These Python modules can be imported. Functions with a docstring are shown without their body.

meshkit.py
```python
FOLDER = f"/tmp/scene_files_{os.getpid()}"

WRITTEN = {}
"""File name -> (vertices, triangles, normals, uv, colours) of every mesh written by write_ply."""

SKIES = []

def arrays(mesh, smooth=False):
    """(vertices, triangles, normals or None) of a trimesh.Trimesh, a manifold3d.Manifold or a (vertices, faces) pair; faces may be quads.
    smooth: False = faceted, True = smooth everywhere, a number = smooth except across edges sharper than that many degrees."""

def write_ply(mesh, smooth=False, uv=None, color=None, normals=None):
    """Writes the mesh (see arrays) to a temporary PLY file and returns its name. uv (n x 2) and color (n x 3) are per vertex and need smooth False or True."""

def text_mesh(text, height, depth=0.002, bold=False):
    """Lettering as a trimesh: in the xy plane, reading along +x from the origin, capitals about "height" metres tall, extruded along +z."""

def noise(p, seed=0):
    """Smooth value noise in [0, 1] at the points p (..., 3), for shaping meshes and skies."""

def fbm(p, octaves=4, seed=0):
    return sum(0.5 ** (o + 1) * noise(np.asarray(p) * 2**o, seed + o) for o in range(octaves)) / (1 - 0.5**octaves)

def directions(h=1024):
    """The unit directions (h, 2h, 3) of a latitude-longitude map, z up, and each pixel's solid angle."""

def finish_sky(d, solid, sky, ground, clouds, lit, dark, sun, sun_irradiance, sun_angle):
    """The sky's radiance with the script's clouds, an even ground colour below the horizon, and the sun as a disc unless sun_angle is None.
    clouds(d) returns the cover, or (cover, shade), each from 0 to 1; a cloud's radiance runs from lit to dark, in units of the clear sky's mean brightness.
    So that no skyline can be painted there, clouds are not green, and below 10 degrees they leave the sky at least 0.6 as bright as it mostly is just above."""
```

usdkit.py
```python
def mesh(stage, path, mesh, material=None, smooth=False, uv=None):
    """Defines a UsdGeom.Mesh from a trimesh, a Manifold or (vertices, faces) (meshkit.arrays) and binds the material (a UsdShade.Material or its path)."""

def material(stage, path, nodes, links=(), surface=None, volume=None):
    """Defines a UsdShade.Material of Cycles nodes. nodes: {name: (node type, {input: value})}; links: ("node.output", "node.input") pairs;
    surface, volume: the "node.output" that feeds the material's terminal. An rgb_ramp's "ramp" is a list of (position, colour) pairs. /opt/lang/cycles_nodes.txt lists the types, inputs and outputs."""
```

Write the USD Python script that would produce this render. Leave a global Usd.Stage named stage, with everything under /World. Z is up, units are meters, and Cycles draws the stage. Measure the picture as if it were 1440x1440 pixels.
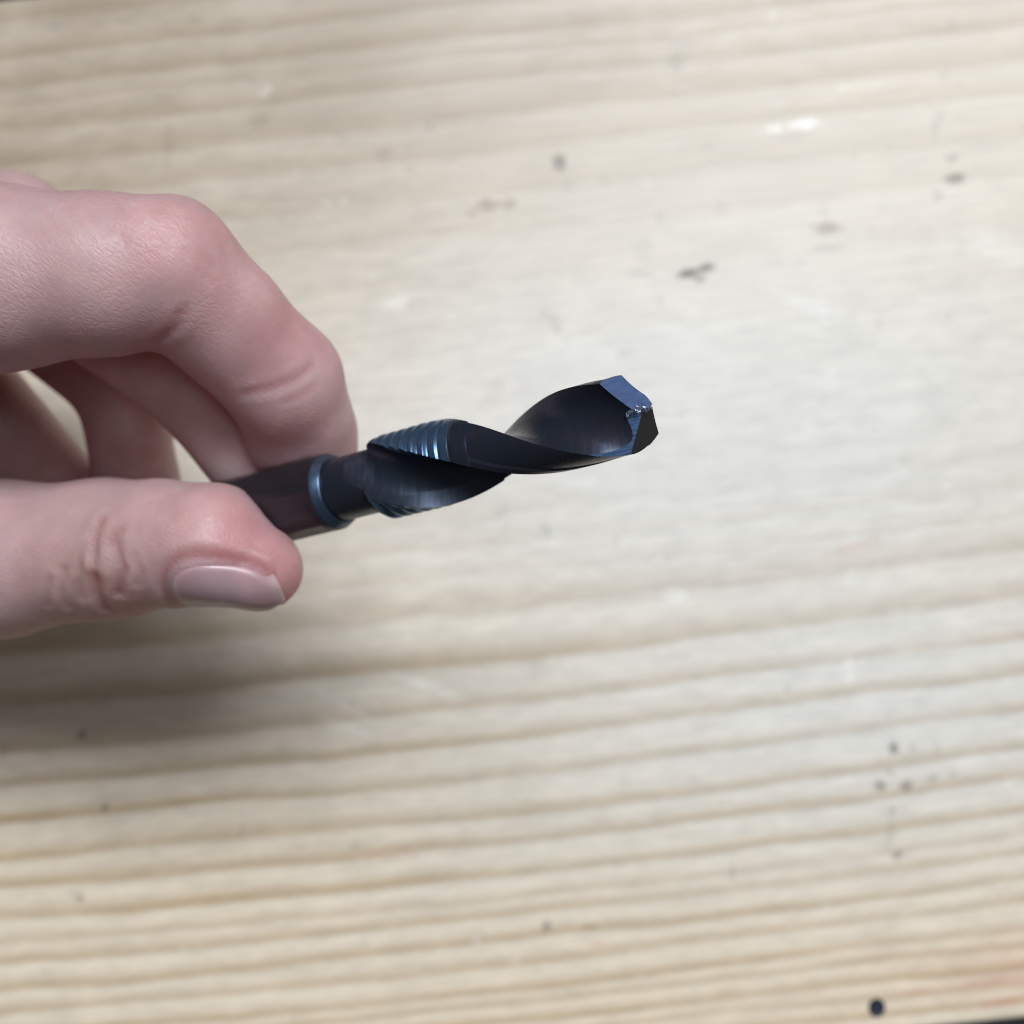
import math
import numpy as np
import trimesh
from scipy.ndimage import gaussian_filter, map_coordinates
import manifold3d as m3
import meshkit
import usdkit
from pxr import Usd, UsdGeom, UsdLux, UsdShade, Gf, Sdf, Vt

# ------------------------------------------------------------------ stage, camera, light
stage = Usd.Stage.CreateInMemory()
UsdGeom.SetStageUpAxis(stage, 'Z')
UsdGeom.SetStageMetersPerUnit(stage, 1.0)
stage.SetDefaultPrim(UsdGeom.Xform.Define(stage, '/World').GetPrim())
UsdGeom.Scope.Define(stage, '/World/Looks')

CAM_H = 205.0                    # height of the lens above the board, millimetres
cam = UsdGeom.Camera.Define(stage, '/World/Camera')
cam.AddTranslateOp().Set(Gf.Vec3d(0, 0, CAM_H / 1000))      # looks straight down (-z), picture up = +y
cam.CreateFocalLengthAttr(4.0)
cam.CreateHorizontalApertureAttr(3.6)
cam.CreateVerticalApertureAttr(3.6)
cam.CreateFStopAttr(1.8)
cam.CreateFocusDistanceAttr(0.119)
cam.CreateClippingRangeAttr(Gf.Vec2f(0.005, 50))
cam.CreateExposureAttr(0.0)

dome = UsdLux.DomeLight.Define(stage, '/World/room_light')
dome.CreateIntensityAttr(0.015)
dome.CreateColorAttr(Gf.Vec3f(1.0, 0.94, 0.86))


def look_rot(direction):
    """rotation matrix whose -z axis points along direction"""
    z = -np.asarray(direction, float); z /= np.linalg.norm(z)
    x = np.cross([0, 1, 0.01], z); x /= np.linalg.norm(x)
    return np.array([x, np.cross(z, x), z])


def rect_light(name, pos, target, w, h, intensity, color):
    l = UsdLux.RectLight.Define(stage, '/World/' + name)
    r = look_rot(np.subtract(target, pos))
    m = Gf.Matrix4d(*[float(v) for v in np.block([[r, np.zeros((3, 1))], [np.array(pos)[None], np.ones((1, 1))]]).ravel()])
    l.AddTransformOp().Set(m)
    l.CreateWidthAttr(w); l.CreateHeightAttr(h)
    l.CreateIntensityAttr(intensity); l.CreateColorAttr(Gf.Vec3f(*color))
    return l


rect_light('window_light', (0.52, 1.32, 2.20), (0, 0, 0), 1.40, 0.88, 22.3, (0.93, 0.965, 1.0))
rect_light('overhead_light', (0.36, 0.06, 1.50), (0, 0, 0), 0.36, 0.36, 6.0, (0.94, 0.97, 1.0))

# ------------------------------------------------------------------ helpers
used = {}


def numbered(path):
    n = used.get(path, -1) + 1
    used[path] = n
    return path if n == 0 else f'{path}_{n:03d}'


def tag(prim, label=None, cat=None, kind=None, group=None):
    for k, v in (('label', label), ('category', cat), ('kind', kind), ('group', group)):
        if v:
            prim.SetCustomDataByKey(k, v)


def obj(name, mesh, mat, parent=None, smooth=False, colors=None, scale=0.001):
    """one Mesh prim (mesh in millimetres) under parent or /World"""
    path = numbered((str(parent.GetPath()) if parent else '/World') + '/' + name)
    v, f, _ = meshkit.arrays(mesh, False)
    m = usdkit.mesh(stage, path, (v * scale, f), LOOK[mat], smooth=smooth)
    if colors is not None:
        pv = UsdGeom.PrimvarsAPI(m).CreatePrimvar('tint', Sdf.ValueTypeNames.Color3fArray, 'vertex')
        pv.Set(Vt.Vec3fArray.FromNumpy(np.asarray(colors, np.float32)))
    return m.GetPrim()


def at(px, py, depth):
    """a point seen at (px, py) of the 1440 picture at this depth (mm) below the lens -> world mm"""
    return np.array([(px - 720) / 1600 * depth, (720 - py) / 1600 * depth, CAM_H - depth])


def smoothstep(a, b, x):
    t = np.clip((x - a) / (b - a), 0, 1)
    return t * t * (3 - 2 * t)


# ------------------------------------------------------------------ materials
LOOK = {}


def mat(name, nodes, links, surface='p.BSDF'):
    LOOK[name] = usdkit.material(stage, '/World/Looks/' + name, nodes, links, surface=surface)


# pine: albedo from the vertex tint (grain, marks, painted sheen and shade), fine fibres from noise stretched along the grain
mat('pine_wood', {
    'att': ('attribute', {'attribute': 'tint'}),
    'geo': ('geometry', {}),
    'rot': ('vector_rotate', {'rotate_type': 'z_axis', 'angle': -math.radians(6)}),
    'map': ('mapping', {'mapping_type': 'point', 'scale': (60, 1500, 1500)}),
    'fib': ('noise_texture', {'scale': 1.0, 'detail': 4.0, 'roughness': 0.6}),
    'map2': ('mapping', {'mapping_type': 'point', 'scale': (160, 420, 300)}),
    'blot': ('noise_texture', {'scale': 1.0, 'detail': 5.0, 'roughness': 0.65}),
    'fr': ('map_range', {'from_min': 0.3, 'from_max': 0.7, 'to_min': 0.92, 'to_max': 1.06}),
    'br': ('map_range', {'from_min': 0.3, 'from_max': 0.7, 'to_min': 0.90, 'to_max': 1.07}),
    'mul': ('math', {'math_type': 'multiply'}),
    'col': ('vector_math', {'math_type': 'scale'}),
    'rr': ('map_range', {'from_min': 0.3, 'from_max': 0.7, 'to_min': 0.36, 'to_max': 0.5}),
    'bmp': ('bump', {'strength': 0.25, 'distance': 0.0002}),
    'p': ('principled_bsdf', {'specular_ior_level': 0.5}),
}, [('geo.position', 'rot.vector'), ('rot.vector', 'map.vector'), ('map.vector', 'fib.vector'), ('rot.vector', 'map2.vector'), ('map2.vector', 'blot.vector'),
    ('fib.fac', 'fr.value'), ('blot.fac', 'br.value'), ('fr.result', 'mul.value1'), ('br.result', 'mul.value2'),
    ('att.color', 'col.vector1'), ('mul.value', 'col.scale'), ('col.vector', 'p.base_color'),
    ('blot.fac', 'rr.value'), ('rr.result', 'p.roughness'), ('fib.fac', 'bmp.height'), ('bmp.normal', 'p.normal')])

mat('dark_floor', {
    'geo': ('geometry', {}), 'n': ('noise_texture', {'scale': 9.0, 'detail': 4.0}),
    'r': ('rgb_ramp', {'ramp': [(0.3, (.018, .02, .024)), (0.7, (.035, .038, .042))]}),
    'p': ('principled_bsdf', {'roughness': 0.8}),
}, [('geo.position', 'n.vector'), ('n.fac', 'r.fac'), ('r.color', 'p.base_color')])

mat('dark_hole', {
    'geo': ('geometry', {}), 'n': ('noise_texture', {'scale': 2500.0}),
    'r': ('rgb_ramp', {'ramp': [(0.3, (.006, .010, .022)), (0.7, (.02, .028, .05))]}),
    'p': ('principled_bsdf', {'roughness': 0.5}),
}, [('geo.position', 'n.vector'), ('n.fac', 'r.fac'), ('r.color', 'p.base_color')])


def oxide(name, ramp, r0, r1, bump=0.05, stretch=(300, 300, 2600), metallic=0.75):
    mat(name, {
        'tc': ('texture_coordinate', {}),
        'm1': ('mapping', {'mapping_type': 'point', 'scale': (170, 170, 120)}), 'n1': ('noise_texture', {'scale': 1.0, 'detail': 4.0, 'roughness': 0.6}),
        'm2': ('mapping', {'mapping_type': 'point', 'scale': stretch}), 'n2': ('noise_texture', {'scale': 1.0, 'detail': 3.0, 'roughness': 0.6}),
        'r': ('rgb_ramp', {'ramp': ramp}),
        'rr': ('map_range', {'from_min': 0.3, 'from_max': 0.7, 'to_min': r0, 'to_max': r1}),
        'b': ('bump', {'strength': bump, 'distance': 0.00006}),
        'p': ('principled_bsdf', {'metallic': metallic}),
    }, [('tc.object', 'm1.vector'), ('m1.vector', 'n1.vector'), ('tc.object', 'm2.vector'), ('m2.vector', 'n2.vector'),
        ('n1.fac', 'r.fac'), ('r.color', 'p.base_color'), ('n2.fac', 'rr.value'), ('rr.result', 'p.roughness'),
        ('n2.fac', 'b.height'), ('b.normal', 'p.normal')])


oxide('black_oxide_flute', [(0.3, (.038, .055, .085)), (0.55, (.046, .060, .092)), (0.75, (.060, .058, .086))], 0.25, 0.37, 0.05)
oxide('black_oxide_thread', [(0.3, (.070, .125, .22)), (0.7, (.095, .16, .28))], 0.25, 0.33, 0.05)
oxide('black_oxide_shank', [(0.3, (.044, .044, .056)), (0.7, (.062, .056, .066))], 0.34, 0.46, 0.10, (2500, 2500, 160))
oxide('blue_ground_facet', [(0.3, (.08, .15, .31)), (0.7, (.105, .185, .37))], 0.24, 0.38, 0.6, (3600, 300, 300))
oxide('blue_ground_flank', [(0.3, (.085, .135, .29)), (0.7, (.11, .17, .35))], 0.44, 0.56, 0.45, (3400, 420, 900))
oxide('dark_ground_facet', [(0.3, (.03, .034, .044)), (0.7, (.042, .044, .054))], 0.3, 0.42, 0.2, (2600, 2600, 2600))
oxide('blue_chamfer', [(0.3, (.05, .085, .145)), (0.7, (.075, .115, .185))], 0.26, 0.36, 0.1)
oxide('bare_metal', [(0.3, (.22, .27, .42)), (0.7, (.50, .54, .66))], 0.18, 0.4, 0.6, (3000, 3000, 3000))

mat('skin', {
    'att': ('attribute', {'attribute': 'tint'}),
    'geo': ('geometry', {}),
    'm': ('mapping', {'mapping_type': 'point', 'scale': (1000, 1000, 1000)}),
    'mr': ('vector_rotate', {'rotate_type': 'z_axis', 'angle': math.radians(38)}),
    'ms': ('mapping', {'mapping_type': 'point', 'scale': (0.75, 1.9, 1.2)}),
    'vor': ('voronoi_texture', {'feature': 'distance_to_edge', 'scale': 0.95, 'randomness': 1.0}),
    'vr': ('map_range', {'from_min': 0.0, 'from_max': 0.22, 'to_min': 0.0, 'to_max': 1.0, 'clamp': True}),
    'n': ('noise_texture', {'scale': 2.6, 'detail': 5.0, 'roughness': 0.65}),
    'h': ('math', {'math_type': 'multiply_add', 'value2': 0.5}),
    'bl': ('noise_texture', {'scale': 0.22, 'detail': 3.0}),
    'bs': ('map_range', {'from_min': 0.3, 'from_max': 0.7, 'to_min': 0.90, 'to_max': 1.08}),
    'col': ('vector_math', {'math_type': 'scale'}),
    'rr': ('map_range', {'from_min': 0.3, 'from_max': 0.7, 'to_min': 0.40, 'to_max': 0.60}),
    'bst': ('map_range', {'from_min': 0.35, 'from_max': 0.65, 'to_min': 0.06, 'to_max': 0.36, 'clamp': True}),
    'b': ('bump', { 'distance': 0.00022}),
    'p': ('principled_bsdf', {'subsurface_weight': 0.55, 'subsurface_radius': (1.0, 0.35, 0.2), 'subsurface_scale': 0.0016, 'specular_ior_level': 0.5}),
}, [('geo.position', 'm.vector'), ('m.vector', 'mr.vector'), ('mr.vector', 'ms.vector'), ('ms.vector', 'vor.vector'), ('m.vector', 'n.vector'), ('m.vector', 'bl.vector'),
    ('vor.distance', 'vr.value'), ('vr.result', 'h.value1'), ('n.fac', 'h.value3'), ('h.value', 'b.height'), ('b.normal', 'p.normal'),
    ('bl.fac', 'bs.value'), ('att.color', 'col.vector1'), ('bs.result', 'col.scale'), ('col.vector', 'p.base_color'),
    ('n.fac', 'rr.value'), ('rr.result', 'p.roughness'), ('bl.fac', 'bst.value'), ('bst.result', 'b.strength')])

mat('fingernail', {
    'tc': ('geometry', {}),
    'att': ('attribute', {'attribute': 'tint'}),
    'm': ('mapping', {'mapping_type': 'point', 'scale': (300, 2200, 2200)}), 'n': ('noise_texture', {'scale': 1.0, 'detail': 2.0}),
    'b': ('bump', {'strength': 0.12, 'distance': 0.0001}),
    'p': ('principled_bsdf', {'roughness': 0.32, 'specular_ior_level': 0.5, 'subsurface_weight': 0.4, 'subsurface_radius': (1, .45, .3), 'subsurface_scale': 0.0008}),
}, [('tc.position', 'm.vector'), ('m.vector', 'n.vector'), ('n.fac', 'b.height'), ('b.normal', 'p.normal'), ('att.color', 'p.base_color')])

# ------------------------------------------------------------------ the pine board (and the dark floor below its edges)
BK = CAM_H / 1600.0                      # mm on the board per pixel of the 1440 picture
ANG = math.radians(6.0)                  # the grain and the edges run 6 degrees up to the right


def board_frame(px, py):
    """picture position on the board -> (u along the grain, v across, downwards) in pixels from the picture's centre"""
    x, y = px - 720.0, py - 720.0
    return x * math.cos(ANG) - y * math.sin(ANG), x * math.sin(ANG) + y * math.cos(ANG)


def make_board():
    V0, V1 = -794.0, 786.0                        # the board's two long edges, pixels across
    dense = np.arange(-860, 861, 4.0)
    us = np.concatenate([-np.geomspace(2600, 880, 50), dense, np.geomspace(880, 2600, 50)])
    r = 12.0
    prof = [(V0, -190.0), (V0, -r)] + [(V0 + r - r * math.cos(t), -r + r * math.sin(t)) for t in np.linspace(0.35, 1.2, 4)]
    inner = [(v, 0.0) for v in np.linspace(V0 + r, V1 - r, 500)]
    prof = prof + inner + [(V1 - r + r * math.sin(t), -r + r * math.cos(t)) for t in np.linspace(0.35, 1.2, 4)] + [(V1, -r), (V1, -190.0)]
    prof = np.array(prof)
    U, V = np.meshgrid(us, prof[:, 0], indexing='ij')
    Z = np.broadcast_to(prof[:, 1], U.shape)
    x = U * math.cos(ANG) + V * math.sin(ANG)
    y = -U * math.sin(ANG) + V * math.cos(ANG)
    P2 = lambda su, sv, s=0.0: np.stack([U * su, V * sv, np.full_like(U, s)], -1)
    # growth rings
    warp = 26 * (meshkit.fbm(P2(1 / 900, 1 / 260, 3), 3, 5) - 0.5) + 9 * (meshkit.fbm(P2(1 / 150, 1 / 60, 1), 3, 9) - 0.5)
    W = V + warp + 0.000012 * U * U
    rings = [(-760, 16, .5), (-712, 16, .6), (-668, 20, .55), (-640, 12, .3), (-606, 20, .5), (-560, 26, .55), (-512, 24, .38), (-455, 30, .34), (-400, 34, .22), (-330, 40, .16),
             (-250, 50, .14), (-170, 46, .13), (-95, 40, .16), (-52, 36, .24), (-8, 34, .36), (38, 28, .42), (80, 22, .3), (128, 30, .75), (199, 24, .8), (262, 17, .72), (311, 16, .85),
             (363, 15, .88), (417, 16, .88), (455, 15, .8), (499, 15, .85), (533, 12, .55), (558, 13, .72), (595, 13, .85), (628, 12, .72), (664, 12, .75), (686, 10, .6), (716, 12, .75),
             (738, 9, .6), (760, 10, .7)]
    late = np.zeros_like(U)
    for i, (c, w, s) in enumerate(rings):
        d = W - c + 5 * (meshkit.noise(np.stack([U / 220, np.full_like(U, i * 7.3), np.zeros_like(U)], -1), 3) - 0.5)
        sig = np.where(d < 0, 0.64 * w, 0.23 * w)
        strength = s * (0.85 + 0.5 * meshkit.noise(np.stack([U / 260, np.full_like(U, i * 3.1), np.ones_like(U)], -1), 17))
        late = np.maximum(late, strength * np.exp(-0.5 * (d / sig) ** 2))
    fine = meshkit.fbm(P2(1 / 190, 1 / 7, 9), 3, 21)
    late = late * (0.90 - 0.08 * smoothstep(-150, -400, V))
    late = np.clip(late * (0.8 + 0.4 * fine), 0, 1)
    early = np.array([.675, .61, .515]); dark = np.array([.44, .34, .225])
    col = early + (dark - early) * late[..., None]
    col = col * (0.95 + 0.10 * fine[..., None])
    # scuffed pale middle plus painted sheen; shade painted at the top; lower edge warmer
    big = meshkit.fbm(P2(1 / 420, 1 / 200, 2), 4, 31)
    pale = np.exp(-((x - 330) / 620) ** 2 - ((y + 120) / 300) ** 2) * (0.6 + 0.5 * big)  # glossy veil of light put into the colour, over scuffed wood
    pale = np.maximum(pale, .75 * np.exp(-((x - 520) / 560) ** 2 - ((y - 260) / 260) ** 2) * (1 - .55 * late))
    col = col + (np.array([.66, .665, .65]) - col) * (0.84 * np.clip(pale, 0, 1))[..., None]
    top_shade = smoothstep(-60, -740, V + 0.28 * U + 90) * (0.5 + 0.6 * meshkit.fbm(P2(1 / 180, 1 / 90, 4), 4, 41))  # dimmer light towards the top left, painted into the wood colour
    col = col * (1 - 0.52 * top_shade[..., None] * np.array([.9, 1.0, 1.1]))
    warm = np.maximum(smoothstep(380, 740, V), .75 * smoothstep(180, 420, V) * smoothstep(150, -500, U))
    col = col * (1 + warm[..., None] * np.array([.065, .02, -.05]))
    red = np.exp(-((V - 705) / 40) ** 2) * smoothstep(350, 800, U)
    col = col * (1 - np.clip(red, 0, 1)[..., None] * np.array([.02, .15, .19]))
    mott = meshkit.fbm(P2(1 / 55, 1 / 38, 5), 3, 51)
    col = col * (0.965 + 0.07 * mott[..., None])
    # stains, dents, scuffs: (px, py, half length, half width, turn, darkness, colour)
    ink = (.065, .058, .052); brn = (.20, .15, .10); gry = (.28, .27, .25); wht = (.90, .90, .88); blue = (.25, .30, .33); red = (.50, .20, .15)
    marks = [(786, 228, 9, 12, 0, .62, ink), (800, 262, 8, 10, 0, .22, gry), (970, 384, 15, 7, 8, .85, ink), (993, 377, 14, 6, 18, .75, ink), (985, 392, 10, 5, 0, .5, ink),
             (1338, 222, 9, 8, 0, .42, gry), (1342, 251, 18, 7, 8, .60, ink), (1320, 276, 8, 8, 0, .30, gry), (1318, 172, 7, 22, -12, .25, gry), (1162, 320, 20, 8, 5, .52, brn), (1165, 349, 20, 6, 0, .25, gry),
             (900, 386, 18, 6, 0, .25, gry), (905, 355, 14, 20, 0, .14, gry), (780, 452, 9, 13, 30, .25, gry), (785, 464, 7, 5, 0, .35, gry), (765, 442, 7, 6, 0, .2, gry), (928, 305, 6, 9, 20, .25, gry),
             (685, 288, 16, 10, 0, .52, brn), (716, 285, 9, 9, 0, .42, brn), (664, 300, 10, 8, 0, .25, brn), (603, 180, 8, 9, 0, .32, gry), (575, 207, 7, 7, 0, .25, gry), (540, 217, 12, 10, 0, .22, brn), (578, 238, 7, 6, 0, .28, gry),
             (478, 186, 8, 9, 0, .25, gry), (365, 168, 12, 14, 0, .25, brn), (237, 200, 6, 34, 0, .16, brn), (78, 36, 13, 7, 0, .45, gry), (178, 30, 16, 6, 0, .3, brn), (276, 27, 12, 8, 0, .3, brn), (948, 88, 14, 12, 0, .4, gry), (960, 60, 20, 10, 0, .2, gry), (1110, 115, 10, 8, 0, .2, gry),
             (1112, 192, 24, 6, 3, .2, gry), (1090, 180, 12, 6, 0, .5, wht), (1138, 172, 16, 7, 4, .62, wht), (1125, 176, 18, 5, 2, .5, wht), (1192, 940, 9, 16, 0, .3, wht), (1195, 815, 10, 10, 0, .3, wht), (950, 838, 16, 10, 0, .35, wht),
             (115, 1033, 6, 6, 0, .62, ink), (148, 1135, 5, 6, 0, .55, ink), (112, 1264, 6, 6, 0, .42, ink), (106, 1256, 8, 4, 0, .3, gry), (340, 1170, 3, 14, -15, .25, brn), (496, 990, 5, 5, 0, .25, gry), (397, 1055, 6, 6, 0, .2, gry),
             (1257, 1052, 6, 9, 15, .68, ink), (1284, 1052, 5, 6, 0, .4, gry), (1253, 1086, 7, 5, 0, .42, gry), (1238, 1105, 8, 7, 20, .5, ink), (1274, 1105, 9, 7, 0, .55, ink), (1310, 1095, 9, 6, 20, .45, gry), (1340, 1090, 7, 5, 0, .3, gry), (1318, 1052, 5, 9, 0, .25, gry),
             (1255, 1140, 5, 6, 0, .4, gry), (1252, 1168, 6, 22, -6, .28, gry), (1262, 1202, 9, 6, 30, .5, ink), (768, 1303, 6, 7, 0, .5, ink), (830, 1303, 9, 4, 0, .35, brn), (1030, 1225, 3, 18, 0, .25, brn), (768, 746, 6, 12, 15, .32, blue), (878, 498, 12, 8, 0, .2, gry), (703, 543, 14, 9, 0, .18, gry),
             (1250, 1005, 7, 4, 0, .25, gry), (1405, 1379, 60, 4, 7, .42, red), (1290, 1397, 26, 4, 8, .32, red), (1412, 1409, 36, 5, 6, .45, red), (1200, 768, 34, 5, 14, .22, red), (845, 1328, 14, 4, 3, .3, red), (1425, 1140, 40, 3, 6, .22, red), (540, 1204, 60, 6, 4, .18, red), (1186, 480, 30, 22, 0, .08, gry), (1140, 430, 60, 12, -20, .18, wht), (1400, 350, 50, 20, -30, .15, wht), (560, 425, 18, 10, 20, .3, wht), (480, 990, 60, 5, -28, .2, wht), (600, 965, 50, 6, -20, .3, wht), (490, 1025, 40, 6, -20, .2, wht)]
    rag = meshkit.fbm(np.stack([x / 9, y / 9, np.zeros_like(x)], -1), 3, 61)
    for (mx, my, a, b, t, s, c) in marks:
        dx, dy = x - (mx - 720), y - (my - 720)
        sel = (np.abs(dx) < 4 * (a + b)) & (np.abs(dy) < 4 * (a + b))
        dx, dy = dx[sel], dy[sel]
        ct, st = math.cos(math.radians(t)), math.sin(math.radians(t))
        d = np.sqrt(((dx * ct - dy * st) / a) ** 2 + ((dx * st + dy * ct) / b) ** 2) + 0.9 * (rag[sel] - 0.5)
        k = (s * smoothstep(1.5, 0.4, d))[:, None]
        col[sel] = col[sel] * (1 - k) + k * np.array(c)
    rng = np.random.default_rng(4)                       # specks of dirt everywhere
    for _ in range(260):
        mx, my, a, s = rng.uniform(-760, 760), rng.uniform(-760, 760), rng.uniform(2.5, 9), rng.uniform(.05, .22)
        sel = (np.abs(x - mx) < 3 * a) & (np.abs(y - my) < 3 * a)
        d = np.sqrt((x[sel] - mx) ** 2 + (y[sel] - my) ** 2) / a + 1.2 * (rag[sel] - 0.5)
        k = (s * smoothstep(1.4, 0.5, d))[:, None]
        col[sel] = col[sel] * (1 - k) + k * np.array(gry if rng.random() < .8 else wht)
    # gentle relief: late wood stands a little proud
    zz = Z * BK + np.where(Z == 0, 0.10 * (late - 0.5) + 0.12 * (big - 0.5), 0)
    verts = np.stack([x * BK, -y * BK, zz], -1).reshape(-1, 3)
    n, m = U.shape
    idx = np.arange(n * m).reshape(n, m)
    q = np.stack([idx[:-1, :-1], idx[:-1, 1:], idx[1:, 1:], idx[1:, :-1]], -1).reshape(-1, 4)[:, ::-1]
    faces = np.concatenate([q[:, [0, 1, 2]], q[:, [0, 2, 3]]])
    nrm = np.cross(verts[faces[:, 1]] - verts[faces[:, 0]], verts[faces[:, 2]] - verts[faces[:, 0]])
    if nrm[:, 2].sum() < 0:
        faces = faces[:, ::-1]
    return verts, faces, np.clip(col, .01, .92).reshape(-1, 3)


floor = trimesh.creation.box((3000, 3000, 10)); floor.apply_translation((0, 0, -760))
fl = obj('floor', floor, 'dark_floor')
tag(fl, 'dark floor in shadow below the edges of the board', kind='structure')
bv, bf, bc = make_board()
board = UsdGeom.Xform.Define(stage, '/World/workbench_board').GetPrim()
tag(board, 'worn pale pine board with ring grain, stains and scuffs under the hand', kind='structure')
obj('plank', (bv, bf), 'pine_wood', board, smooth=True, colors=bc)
h = at(1233, 1417, CAM_H)
hole = trimesh.creation.revolve(np.array([[0, .02], [.9, .03], [1.25, .09], [1.42, .16], [1.5, .10], [1.5, -.4], [0, -.4]]), sections=28)
hole.apply_transform(np.diag([1.0, 1.15, 1, 1])); hole.apply_translation((h[0], h[1], 0.02))
obj('nail_head', hole, 'dark_hole', board, smooth=40)

# ------------------------------------------------------------------ the drill tap bit
# local frame in mm: z along the axis, tip at 0, body towards -z; x = picture-up side, y = side facing the lens
TIP = np.array([14.16, 10.7, CAM_H - 118.0])
AX = np.array([.85073, .19417, .48842]); AX /= np.linalg.norm(AX)
_v = np.array([0, 0, CAM_H]) - TIP; _v /= np.linalg.norm(_v)
AQ = _v - (_v @ AX) * AX; AQ /= np.linalg.norm(AQ)
AP = np.cross(AQ, AX)
LOC = np.array([AP, AQ, AX])            # rows
TWIST = 7.8                              # degrees per mm, right-hand


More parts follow.
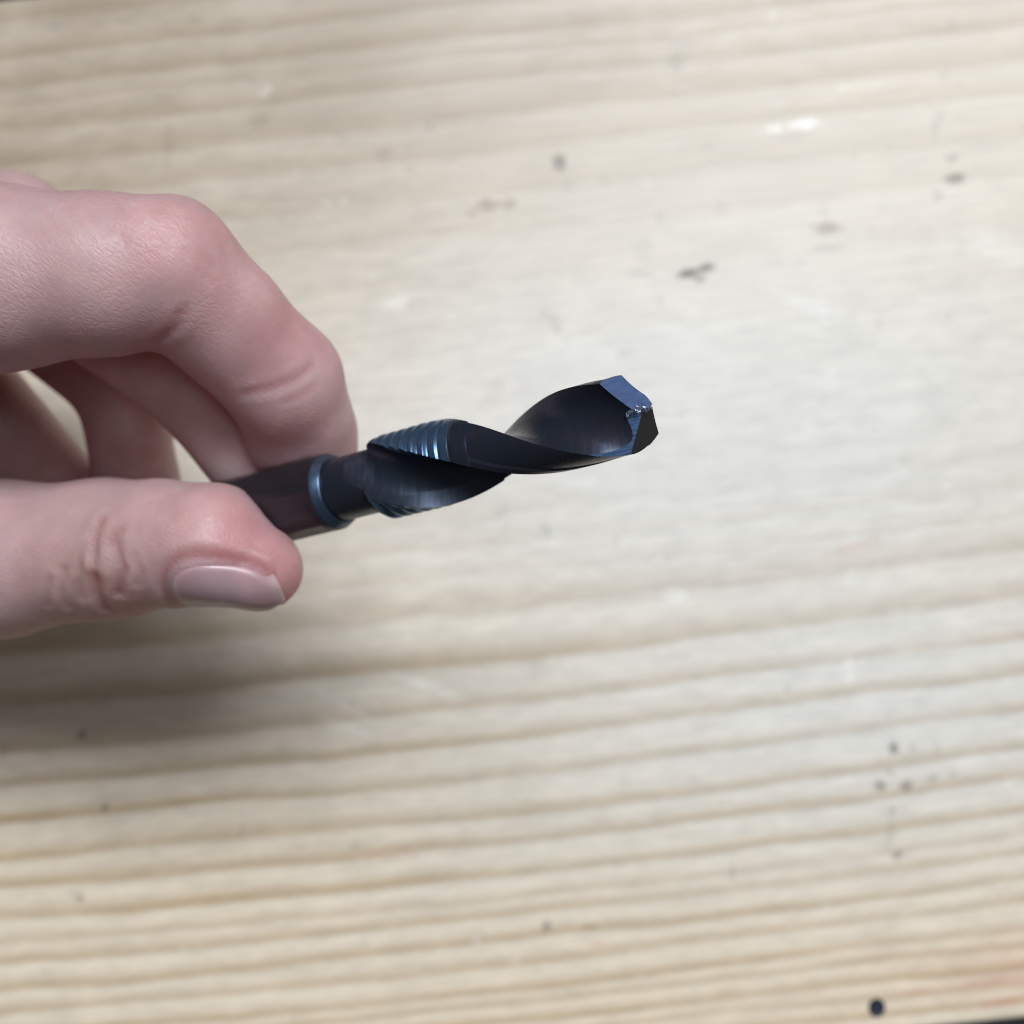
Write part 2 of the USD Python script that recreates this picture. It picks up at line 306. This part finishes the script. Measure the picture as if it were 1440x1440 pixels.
def drill_solid():
    zs = np.concatenate([np.arange(-41.2, -34.9, 0.15), np.arange(-34.9, -19.3, 0.055), np.arange(-19.3, 1.3, 0.2), [1.4]])
    nl, nf = 36, 56
    rows = []
    for z in zs:
        lead = np.interp(-z, [0, 3.6, 8, 17, 22, 30, 36], [56, 58.5, 70, 82, 86, 104, 112])
        heel = np.interp(-z, [0, 20, 32], [188.6, 188.6, 194])
        web = np.interp(-z, [0, 6, 18, 28, 34, 37.5], [1.1, 1.05, 1.15, 1.7, 2.5, 3.85])
        tap = z < -20.0
        if not tap:
            rmax = 4.34
        else:
            rmax = np.interp(-z, [20, 20.05, 26.5, 33.8, 34.6, 35.0, 41.2], [4.34, 4.40, 5.0, 5.0, 4.55, 3.85, 3.85])
        rr, aa = [], []
        web0 = web
        for half in (0, 180):
            l0, l1 = heel + half - 180, lead + half          # land from the other flute's heel to this lead edge
            b = np.linspace(l0, l1, nl, endpoint=False)
            a = np.radians(b + TWIST * z)
            if tap and z > -34.95:
                ph = (z / 1.4 - a / (2 * np.pi)) % 1.0
                tri = 1 - np.abs(2 * ph - 1)
                thr = 4.42 + 0.60 * (0.5 - 0.5 * np.cos(np.pi * np.clip(1.15 * tri, 0, 1)))
                r = np.minimum(thr, rmax) if z > -34.0 else np.minimum(np.minimum(thr, rmax), 5)
                r = rmax - (rmax - np.minimum(r, rmax)) * smoothstep(19.8, 25.5, -z) * smoothstep(1, 22, b - l0)
            else:
                r = np.full(nl, rmax)
                if not tap:                                  # body clearance behind a narrow margin
                    r = r - 0.14 * smoothstep(0, 2.5, (l1 - b) - 13)
            rr.append(r); aa.append(a)
            f0, f1 = lead + half, heel + half                # flute
            b = np.linspace(f0, f1, nf, endpoint=False)
            t = np.abs((b - (f0 + f1) / 2) / ((f1 - f0) / 2))
            rout = rmax
            hw, R0 = math.radians((f1 - f0) / 2), rout
            web = web0 + (0.62 * smoothstep(-9, -5, z) * smoothstep(-12, 30, b - (f0 + f1) / 2) if half else np.zeros(nf))
            if web0 < R0 * math.cos(hw) - 0.15:              # a round-bottomed gullet
                web = np.minimum(web, R0 * math.cos(hw) - 0.03)
                px_, py_ = R0 * math.cos(hw), R0 * math.sin(hw)
                cc = (px_ ** 2 + py_ ** 2 - web ** 2) / (2 * (px_ - web)); rf = cc - web
                de = np.abs(t) * hw
                r = cc * np.cos(de) - np.sqrt(np.maximum(rf ** 2 - (cc * np.sin(de)) ** 2, 0))
            else:
                r = web + np.maximum(R0 - web, 0) * t ** 2
            rr.append(np.minimum(r, rmax)); aa.append(np.radians(b + TWIST * z))
        r, a = np.concatenate(rr), np.concatenate(aa)
        rows.append(np.stack([r * np.cos(a), r * np.sin(a), np.full_like(r, z)], -1))
    v = np.array(rows); n, m = v.shape[:2]
    idx = np.arange(n * m).reshape(n, m); nx = np.roll(idx, -1, 1)
    f = np.concatenate([np.stack([idx[:-1], nx[:-1], nx[1:]], -1).reshape(-1, 3), np.stack([idx[:-1], nx[1:], idx[1:]], -1).reshape(-1, 3)])
    verts = np.vstack([v.reshape(-1, 3), [[0, 0, zs[0]], [0, 0, zs[-1]]]])
    c0, c1 = n * m, n * m + 1
    f = np.vstack([f, np.stack([nx[0], idx[0], np.full(m, c0)], -1), np.stack([idx[-1], nx[-1], np.full(m, c1)], -1)])
    return m3.Manifold(m3.Mesh(verts.astype(np.float32), f.astype(np.uint32)))


def cut(man, n, off):
    """keep the side  z <= off + a x + b y  given as n=(a, b)"""
    w = np.array([-n[0], -n[1], 1.0]); L = np.linalg.norm(w)
    return man.trim_by_plane((-w / L).tolist(), float(-off / L))


PLANES = [((-.60, -.58), -0.18), ((.52, -.33), -0.50), ((.34, -1.9), -0.15)]
solid = drill_solid()
up, low = solid.split_by_plane([1.0, 0, 0], 0.02)
low = cut(cut(low, *PLANES[1]), *PLANES[2])
up = cut(cut(up, *PLANES[0]), (1.25, -.22), -0.62)          # the second cut is the chipped chisel edge
solid = up + low


def to_tm(man):
    m = man.to_mesh()
    return trimesh.Trimesh(m.vert_properties[:, :3], m.tri_verts, process=False)


def facets(tm):
    cen = tm.triangles_center; nor = tm.face_normals
    which = np.full(len(cen), -1)
    for i, (n, off) in enumerate(PLANES):
        w = np.array([-n[0], -n[1], 1.0]); L = np.linalg.norm(w); w = w / L
        on = (np.abs(cen @ w - off / L) < 2e-3) & (nor @ w > 0.999)
        which[on] = i
    return which


bit = UsdGeom.Xform.Define(stage, '/World/drill_bit')
M = np.eye(4); M[:3, :3] = LOC; M[3, :3] = TIP / 1000
bit.AddTransformOp().Set(Gf.Matrix4d(*[float(t) for t in M.ravel()]))
bit = bit.GetPrim()
tag(bit, 'black oxide combination drill and tap bit with chipped tip, held between thumb and fingers', 'drill bit')

head, rest = solid.split_by_plane([0, 0, 1.0], -20.02)
thr, neck = rest.split_by_plane([0, 0, 1.0], -35.0)
tm = to_tm(head); wh = facets(tm)
part = lambda sel: tm.submesh([np.nonzero(sel)[0]], append=True)
obj('drill_flutes', part(wh < 0), 'black_oxide_flute', bit, smooth=28)
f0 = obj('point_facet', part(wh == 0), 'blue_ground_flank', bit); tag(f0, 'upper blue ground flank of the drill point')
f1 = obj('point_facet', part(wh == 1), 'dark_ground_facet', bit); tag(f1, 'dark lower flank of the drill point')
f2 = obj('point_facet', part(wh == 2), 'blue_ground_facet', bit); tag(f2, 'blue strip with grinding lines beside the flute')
tt = to_tm(thr); tc = tt.triangles_center
bb = (np.degrees(np.arctan2(tc[:, 1], tc[:, 0])) - TWIST * tc[:, 2]) % 180
ld = np.interp(-tc[:, 2], [0, 3.6, 8, 17, 22, 30, 36], [56, 58.5, 70, 82, 86, 104, 112]); hl = np.interp(-tc[:, 2], [0, 20, 32], [188.6, 188.6, 194]) - 180
island = (bb > hl - .3) & (bb < ld + .3) & (np.hypot(tc[:, 0], tc[:, 1]) > 3.9) & (tc[:, 2] < -22.3)
obj('tap_thread', tt.submesh([np.nonzero(island)[0]], append=True), 'black_oxide_thread', bit, smooth=28)
obj('tap_flute', tt.submesh([np.nonzero(~island)[0]], append=True), 'black_oxide_flute', bit, smooth=28)
obj('neck', to_tm(neck), 'black_oxide_flute', bit, smooth=28)

# turned collar with a bright chamfer, then the hexagonal shank
col_body = trimesh.creation.revolve(np.array([[0, -43.0], [4.70, -43.0], [4.74, -42.95], [4.74, -42.2], [4.70, -42.12], [0, -42.12]]), sections=96)
ring = trimesh.creation.revolve(np.array([[0, -42.11], [4.69, -42.11], [4.64, -41.95], [4.22, -41.15], [4.10, -41.05], [4.0, -41.05], [0, -41.05]]), sections=96)
obj('collar', col_body, 'black_oxide_shank', bit, smooth=30)
rn = ring.face_normals[:, 2]; fa = ring.triangles_center
cham = (np.hypot(fa[:, 0], fa[:, 1]) > 4.08) & (rn > .2) & (rn < .97)
obj('chamfer', ring.submesh([np.nonzero(cham)[0]], append=True), 'blue_chamfer', bit, smooth=40)
obj('collar_face', ring.submesh([np.nonzero(~cham)[0]], append=True), 'black_oxide_flute', bit, smooth=30)
hexr = 5.08
cs = m3.CrossSection([[(hexr * math.cos(math.radians(90 - 19 + 60 * k)), hexr * math.sin(math.radians(90 - 19 + 60 * k))) for k in range(6)]])
cs = (cs ^ m3.CrossSection.circle(4.73, 96)).offset(-0.3, m3.JoinType.Round, 2.0, 32).offset(0.3, m3.JoinType.Round, 2.0, 48)
shank = m3.Manifold.extrude(cs, 26.0).translate([0, 0, -69.0])
obj('shank', to_tm(shank), 'black_oxide_shank', bit, smooth=20)

# torn bright metal where the chisel edge has chipped
rng = np.random.default_rng(11)
shards = []
path = np.array([[.05, 1.14, -2.05], [.10, 1.2, -1.4], [.16, 1.12, -.65], [.22, .80, -.42], [.12, .45, -.22], [.10, .05, .0], [.12, -.35, .14]])
for i in range(48):
    t = rng.uniform(0, len(path) - 1.001); k = int(t); c = path[k] + (path[k + 1] - path[k]) * (t - k)
    c = c + rng.normal(0, .10, 3)
    pts = c + rng.normal(0, 1, (9, 3)) * np.array([.17, .14, .17]) * rng.uniform(.5, 1.15)
    shards.append(to_tm(m3.Manifold.hull_points(pts.astype(np.float32))))
for c in ([.95, .35, -.75], [1.25, .1, -.9], [.75, .0, -.45], [1.0, -.25, -.55], [3.7, .1, -2.75]):
    pts = np.array(c) + rng.normal(0, .055, (8, 3)); shards.append(to_tm(m3.Manifold.hull_points(pts.astype(np.float32))))
ch = obj('chipped_metal', trimesh.util.concatenate(shards), 'bare_metal', bit)
tag(ch, 'torn bright metal at the chipped chisel edge', kind='stuff')

# ------------------------------------------------------------------ the hand: a signed distance field meshed as one surface
STEP = 0.56
LO = np.array([-236.0, -34.0, 4.0]); HI = np.array([-18.0, 60.0, 100.0])
NG = np.ceil((HI - LO) / STEP).astype(int) + 1
GX = [LO[k] + STEP * np.arange(NG[k]) for k in range(3)]
FIELD = np.full(NG, 9.0, np.float32)


def smin(a, b, k):
    h = np.maximum(k - np.abs(a - b), 0) / k
    return np.minimum(a, b) - h * h * h * k / 6


def boxslice(p, q, pad):
    lo = np.minimum(p, q) - pad; hi = np.maximum(p, q) + pad
    s = tuple(slice(max(int((lo[k] - LO[k]) / STEP), 0), max(int((hi[k] - LO[k]) / STEP) + 2, 0)) for k in range(3))
    return s, np.meshgrid(*[GX[k][s[k]] for k in range(3)], indexing='ij')


def capsule(X, Y, Z, a, b, ra, rb):
    d = b - a; L2 = max(float(d @ d), 1e-9)
    px, py, pz = X - a[0], Y - a[1], Z - a[2]
    t = np.clip((px * d[0] + py * d[1] + pz * d[2]) / L2, 0, 1)
    return np.sqrt((px - t * d[0]) ** 2 + (py - t * d[1]) ** 2 + (pz - t * d[2]) ** 2) - (ra + (rb - ra) * t)


def ball(px, py, depth, rpx):
    return at(px, py, depth), rpx * depth / 1600.0


def chain(balls, k, field=None, kj=3.0):
    """a finger as tapering capsules; joined within itself smoothly, returned as its own field, then merged with k"""
    pts = [ball(*b) for b in balls]
    P = np.array([p for p, _ in pts]); R = np.array([r for _, r in pts])
    s, (X, Y, Z) = boxslice(P.min(0), P.max(0), R.max() + 8)
    f = np.full(X.shape, 9.0, np.float32)
    for i in range(len(pts) - 1):
        f = smin(f, capsule(X, Y, Z, P[i], P[i + 1], R[i], R[i + 1]).astype(np.float32), kj)
    FIELD[s] = smin(FIELD[s], f, k)


def blob(px, py, depth, rpx, k, to=None):
    p, r = ball(px, py, depth, rpx)
    q, r2 = ball(*to) if to else (p, r)
    s, (X, Y, Z) = boxslice(p, q, max(r, r2) + 8)
    FIELD[s] = smin(FIELD[s], capsule(X, Y, Z, p, q, r, r2).astype(np.float32), k)


def skin_depth(px, py, near=100.0, far=195.0):
    """depth at which the sight line through (px, py) first meets the skin"""
    ds = np.arange(near, far, 0.15)
    P = np.stack([(px - 720) / 1600 * ds, (720 - py) / 1600 * ds, CAM_H - ds], -1)
    i = np.round((P - LO) / STEP).astype(int)
    ok = np.all((i >= 0) & (i < NG), 1)
    val = np.full(len(ds), 9.0); ii = i[ok]; val[ok] = FIELD[ii[:, 0], ii[:, 1], ii[:, 2]]
    hit = np.nonzero(val < 0)[0]
    return ds[hit[0]] if len(hit) else None


# pinky, ring, middle (deeper), then index (nearest)
chain([(-430, 470, 182, 78), (-130, 470, 184, 62), (-65, 590, 184, 54), (-85, 690, 182, 48)], 0.8)
chain([(-440, 440, 168, 92), (40, 428, 167, 74), (172, 545, 168, 62), (192, 680, 167, 56), (196, 715, 166, 48)], 0.8)
chain([(-400, 420, 152, 112), (18, 338, 150, 90), (280, 540, 150.5, 72), (352, 640, 151, 66)], 0.8)
chain([(-320, 435, 134, 138), (0, 391, 129, 126), (150, 386, 128, 109), (238, 380, 128.5, 95), (398, 534, 139, 80), (424, 612, 147, 74), (432, 634, 149, 68)], 0.7)
# palm, wrist and forearm
for (m, w) in (((-320, 435, 134, 138), (-1000, 560, 150, 165)), ((-400, 420, 152, 120), (-1010, 590, 160, 150)), ((-440, 440, 168, 105), (-1010, 620, 170, 140)), ((-430, 470, 182, 82), (-1010, 650, 178, 120))):
    blob(*m, 6.0, to=w)
blob(-1000, 560, 152, 175, 8.0, to=(-1500, 640, 160, 200))
blob(-1010, 640, 172, 150, 8.0, to=(-1500, 700, 175, 190))
# web between thumb and palm, in shade
blob(-150, 472, 176, 100, 2.0, to=(52, 712, 170, 98))
blob(-420, 560, 165, 150, 8.0, to=(-120, 720, 166, 110))
# thumb
chain([(-640, 700, 166, 165), (-180, 772, 157, 124), (0, 786, 150, 106), (150, 772, 146, 94), (225, 764, 142, 84), (300, 765, 139, 79), (362, 796, 138.5, 55)], 1.6, kj=4.0)
blob(196, 836, 145, 27, 1.6)                       # skin fold under the joint
blob(140, 795, 136.5, 14, 2.0)                     # knuckle fold facing the lens
blob(152, 742, 137.2, 15, 2.0)
blob(376, 805, 139.3, 40, 5.0)                     # the blunt end under the nail
# knuckle pads, tip pads
blob(252, 322, 127, 32, 4.0); blob(205, 330, 124, 36, 4.0); blob(350, 428, 130.8, 34, 5.0)
blob(452, 590, 142.5, 36, 4.0)
NAIL_C = ball(338, 781, 139, 68)

CREASES = []


def crease(pts, r=0.35, sink=0.15, k=0.8):
    d = [(p[0], p[1], skin_depth(*p)) for p in pts]
    d = [at(x, y, z) for x, y, z in d if z]
    if len(d) > 1:
        CREASES.append((np.array(d), r, sink))


crease([(253, 440), (248, 455), (238, 468), (222, 480)], .45, .24); crease([(262, 430), (262, 450), (250, 466)], .3, .1)
crease([(438, 515), (425, 527), (405, 538), (375, 548), (345, 552)], .45, .22); crease([(445, 540), (425, 556), (400, 566)], .3, .1)
crease([(140, 735), (132, 765), (130, 800), (136, 835), (150, 858)], .6, .45)
crease([(118, 770), (112, 805), (116, 840)], .4, .22); crease([(165, 765), (172, 800), (168, 835)], .55, .4); crease([(150, 765), (160, 752), (170, 748)], .5, .3)
crease([(92, 800), (88, 830), (95, 855)], .4, .25); crease([(70, 815), (68, 850)], .35, .2); crease([(188, 780), (196, 805), (192, 822)], .4, .2); crease([(104, 822), (108, 862)], .4, .2)
for (x0, y0, x1, y1) in ((205, 288, 222, 312), (190, 296, 214, 330), (225, 292, 240, 318), (170, 292, 200, 330), (243, 300, 262, 330), (210, 322, 236, 352), (120, 296, 150, 330), (90, 292, 128, 336), (52, 290, 92, 328), (150, 318, 178, 346), (262, 352, 300, 372), (275, 372, 300, 398)):
    crease([(x0, y0), ((x0 + x1) / 2 + 2, (y0 + y1) / 2), (x1, y1)], .28, .07, .5)

# the shank presses into the finger pads
a, b = TIP + AX * -42.0, TIP + AX * -69.0
s, (X, Y, Z) = boxslice(a, b, 9)
FIELD[s] = np.maximum(FIELD[s], -(capsule(X, Y, Z, a - AX * -4, b, 4.66, 4.66)))

# the nail plate's seat
nd = at(413, 787, 138.3) - at(270, 775, 140.3); nd /= np.linalg.norm(nd)
view = np.array([0, 0, CAM_H]) - NAIL_C[0]; view /= np.linalg.norm(view)
down = np.cross(view, nd); down /= np.linalg.norm(down)
down = -down if down[1] > 0 else down
view = np.cross(nd, down); view = -view if view[2] < 0 else view


def surface_nets(F):
    s = F < 0
    c = np.zeros(tuple(n - 1 for n in F.shape), np.int8)
    for o in np.ndindex(2, 2, 2):
        c += s[o[0]:s.shape[0] - 1 + o[0], o[1]:s.shape[1] - 1 + o[1], o[2]:s.shape[2] - 1 + o[2]]
    cells = np.argwhere((c > 0) & (c < 8))
    ids = np.full(c.shape, -1, np.int64); ids[tuple(cells.T)] = np.arange(len(cells))
    acc, cnt = np.zeros((len(cells), 3)), np.zeros(len(cells))
    for ax in range(3):
        for o in np.ndindex(2, 2):
            off = np.zeros(3, int); rest = [k for k in range(3) if k != ax]; off[rest[0]], off[rest[1]] = o
            p = cells + off; q = p.copy(); q[:, ax] += 1
            fa, fb = F[tuple(p.T)], F[tuple(q.T)]
            x = (fa < 0) != (fb < 0)
            t = fa[x] / (fa[x] - fb[x])
            pt = p[x].astype(float); pt[:, ax] += t
            acc[x] += pt; cnt[x] += 1
    v = acc / cnt[:, None]
    quads = []
    for ax in range(3):
        sl0, sl1 = [slice(None)] * 3, [slice(None)] * 3
        sl0[ax], sl1[ax] = slice(0, -1), slice(1, None)
        e = np.argwhere(s[tuple(sl0)] != s[tuple(sl1)])
        r0, r1 = [k for k in range(3) if k != ax]
        e = e[(e[:, r0] > 0) & (e[:, r1] > 0) & (e[:, r0] < F.shape[r0] - 1) & (e[:, r1] < F.shape[r1] - 1)]
        def at_(d0, d1):
            p = e.copy(); p[:, r0] += d0; p[:, r1] += d1; return ids[tuple(p.T)]
        qd = np.stack([at_(-1, -1), at_(0, -1), at_(0, 0), at_(-1, 0)], -1)
        flip = s[tuple(e.T)] ^ (ax == 1)
        qd[~flip] = qd[~flip][:, ::-1]
        quads.append(qd)
    return v, np.concatenate(quads)


hv, hq = surface_nets(FIELD)
hv = LO + STEP * hv
hf = np.concatenate([hq[:, [0, 1, 2]], hq[:, [0, 2, 3]]])
hand = trimesh.Trimesh(hv, hf, process=False)
trimesh.smoothing.filter_taubin(hand, lamb=0.5, nu=0.53, iterations=4)
hv = np.array(hand.vertices)
hn = np.array(hand.vertex_normals)
if (hn * (hv - hv.mean(0))).sum() < 0:
    hn = -hn
push, dark_line = np.zeros(len(hv)), np.zeros(len(hv))
for (pl, w, dep) in CREASES:
    best = np.full(len(hv), 9.0)
    sel = np.nonzero(np.all((hv > pl.min(0) - 4) & (hv < pl.max(0) + 4), 1))[0]
    for a, b in zip(pl[:-1], pl[1:]):
        d = b - a; t = np.clip(((hv[sel] - a) @ d) / (d @ d), 0, 1)
        best[sel] = np.minimum(best[sel], np.linalg.norm(hv[sel] - a - t[:, None] * d, axis=1))
    w = w + 0.15
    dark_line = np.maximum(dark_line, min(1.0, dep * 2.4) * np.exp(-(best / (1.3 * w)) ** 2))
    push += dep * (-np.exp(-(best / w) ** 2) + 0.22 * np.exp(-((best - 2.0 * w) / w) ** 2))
hv = hv + hn * push[:, None]


def near(px, py, depth, r):
    return np.exp(-(np.linalg.norm(hv - at(px, py, depth), axis=1) / r) ** 2)


axA, axB = ball(266, 776, 140.4, 76)[0], ball(411, 793, 138.4, 56)[0]
rel = hv - axA; ax_ = axB - axA; tv = rel @ ax_ / (ax_ @ ax_)
rad = rel - tv[:, None] * ax_
un = (np.degrees(np.arctan2(rad @ down, rad @ view)) - 56) / 54
ndist = (np.abs(un) ** 2.9 + np.abs(2 * tv - 1) ** 2.9) ** (1 / 2.9)
ndist[(np.linalg.norm(rad, axis=1) > 12) | (hv[:, 2] > 100)] = 9
valley = np.exp(-((ndist - 1.02) / .07) ** 2) * (tv < .97)
fold_up = np.exp(-((ndist - 1.22) / .10) ** 2) * (tv < .93)
hv = hv + hn * (-.22 * valley + .28 * fold_up)[:, None]
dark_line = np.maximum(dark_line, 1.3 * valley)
tint = np.tile(np.array([.465, .312, .318]), (len(hv), 1))
redness = 0.9 * near(365, 470, 134, 8) + 0.8 * near(345, 745, 135, 7) + 1.0 * near(412, 815, 138, 5) + 0.7 * near(210, 850, 143, 5) + .25 * near(250, 330, 122, 7) + .6 * near(340, 772, 133, 4) + .5 * near(440, 620, 145, 8)
redness += 0.9 * (meshkit.fbm(hv / 4.5, 4, 71) - 0.45)
redness = np.clip(redness, -0.2, 1.1)[:, None]
tint = tint * (1 - redness * np.array([.0, .24, .22]))
yel = (near(120, 840, 143, 9) * 0.8 + near(165, 800, 139, 6) * .6)[:, None]
tint = tint * (1 - yel * np.array([.06, .07, .14]))
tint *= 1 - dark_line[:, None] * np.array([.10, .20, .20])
tint *= (0.94 + 0.12 * meshkit.fbm(hv / 2.2, 3, 77))[:, None]

hand_root = UsdGeom.Xform.Define(stage, '/World/hand').GetPrim()
tag(hand_root, 'bare pale hand pinching the dark drill bit, thumb below and curled fingers above', 'hand')
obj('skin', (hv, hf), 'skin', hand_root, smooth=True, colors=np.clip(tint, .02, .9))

# thumbnail: a curved plate lying on the thumb's lens-and-down side
def nail_mesh():
    nr, na = 26, 72
    rho, phi = np.meshgrid(np.linspace(0, 1, nr), np.linspace(0, 2 * np.pi, na, endpoint=False), indexing='ij')
    k = (np.abs(np.cos(phi)) ** 2.9 + np.abs(np.sin(phi)) ** 2.9) ** (-1 / 2.9)          # a rounded rectangle
    v = 0.5 + 0.5 * rho * k * np.cos(phi)
    u = rho * k * np.sin(phi)
    A, B = ball(266, 776, 140.4, 76)[0], ball(411, 793, 138.4, 56)[0]
    ang = math.radians(56) + u * math.radians(54)
    C = A + (B - A) * v[..., None]
    dirs = np.cos(ang)[..., None] * view + np.sin(ang)[..., None] * down
    rs = np.arange(2.0, 10.5, 0.1)
    ray = C[..., None, :] + dirs[..., None, :] * rs[:, None]
    f = map_coordinates(FIELD, [(ray[..., k2] - LO[k2]) / STEP for k2 in range(3)], order=1, mode='nearest')
    i1 = np.clip(np.argmax(f > 0, -1), 1, len(rs) - 1)
    fa = np.take_along_axis(f, (i1 - 1)[..., None], -1)[..., 0]; fb = np.take_along_axis(f, i1[..., None], -1)[..., 0]
    r = rs[i1 - 1] + 0.1 * fa / (fa - fb)
    r[0] = r[0].mean()
    r = gaussian_filter(r, (3.0, 2.5), mode=('nearest', 'wrap'))
    free = smoothstep(.80, .95, v) * (1 - smoothstep(.35, .75, np.abs(u)))
    lift = 0.28 - 0.85 * smoothstep(.80, 1.0, rho) * (1 - free) - 0.16 * smoothstep(.9, 1, rho) * free
    top = C + dirs * (r + lift)[..., None]
    bot = C + dirs * (r + lift - .34)[..., None]
    top[0] = top[0].mean(0); bot[0] = bot[0].mean(0)
    n = nr * na
    verts = np.vstack([top.reshape(-1, 3), bot.reshape(-1, 3)])
    i = np.arange(n).reshape(nr, na); nx = np.roll(i, -1, 1)
    q = np.stack([i[:-1], i[1:], nx[1:], nx[:-1]], -1).reshape(-1, 4)
    quads = np.vstack([q, q[:, ::-1] + n, np.stack([i[-1], i[-1] + n, nx[-1] + n, nx[-1]], -1)])
    vv, uu, rr = np.tile(v.ravel(), 2), np.tile(u.ravel(), 2), np.tile(rho.ravel(), 2)
    c = np.tile(np.array([.58, .295, .31]), (len(verts), 1))
    c = c + (np.array([.62, .39, .42]) - c) * (np.exp(-((vv - .52) / .26) ** 2 - ((uu + .25) / .7) ** 2))[:, None] * .8
    c = c + (np.array([.56, .42, .42]) - c) * (1 - smoothstep(.10, .2, vv + .06 * uu ** 2))[:, None] * .6          # the moon
    c = c + (np.array([.50, .28, .28]) - c) * (smoothstep(.74, .82, vv) * (1 - smoothstep(.90, .94, vv)))[:, None] * .6
    c = c + (np.array([.52, .36, .34]) - c) * smoothstep(.92, .96, vv)[:, None]
    return (verts, quads), c


nm, nc = nail_mesh()
nt = trimesh.Trimesh(nm[0], np.vstack([nm[1][:, [0, 1, 2]], nm[1][:, [0, 2, 3]]]), process=False)
if nt.volume < 0:
    nt.invert()
obj('thumbnail', nt, 'fingernail', hand_root, smooth=True, colors=nc)
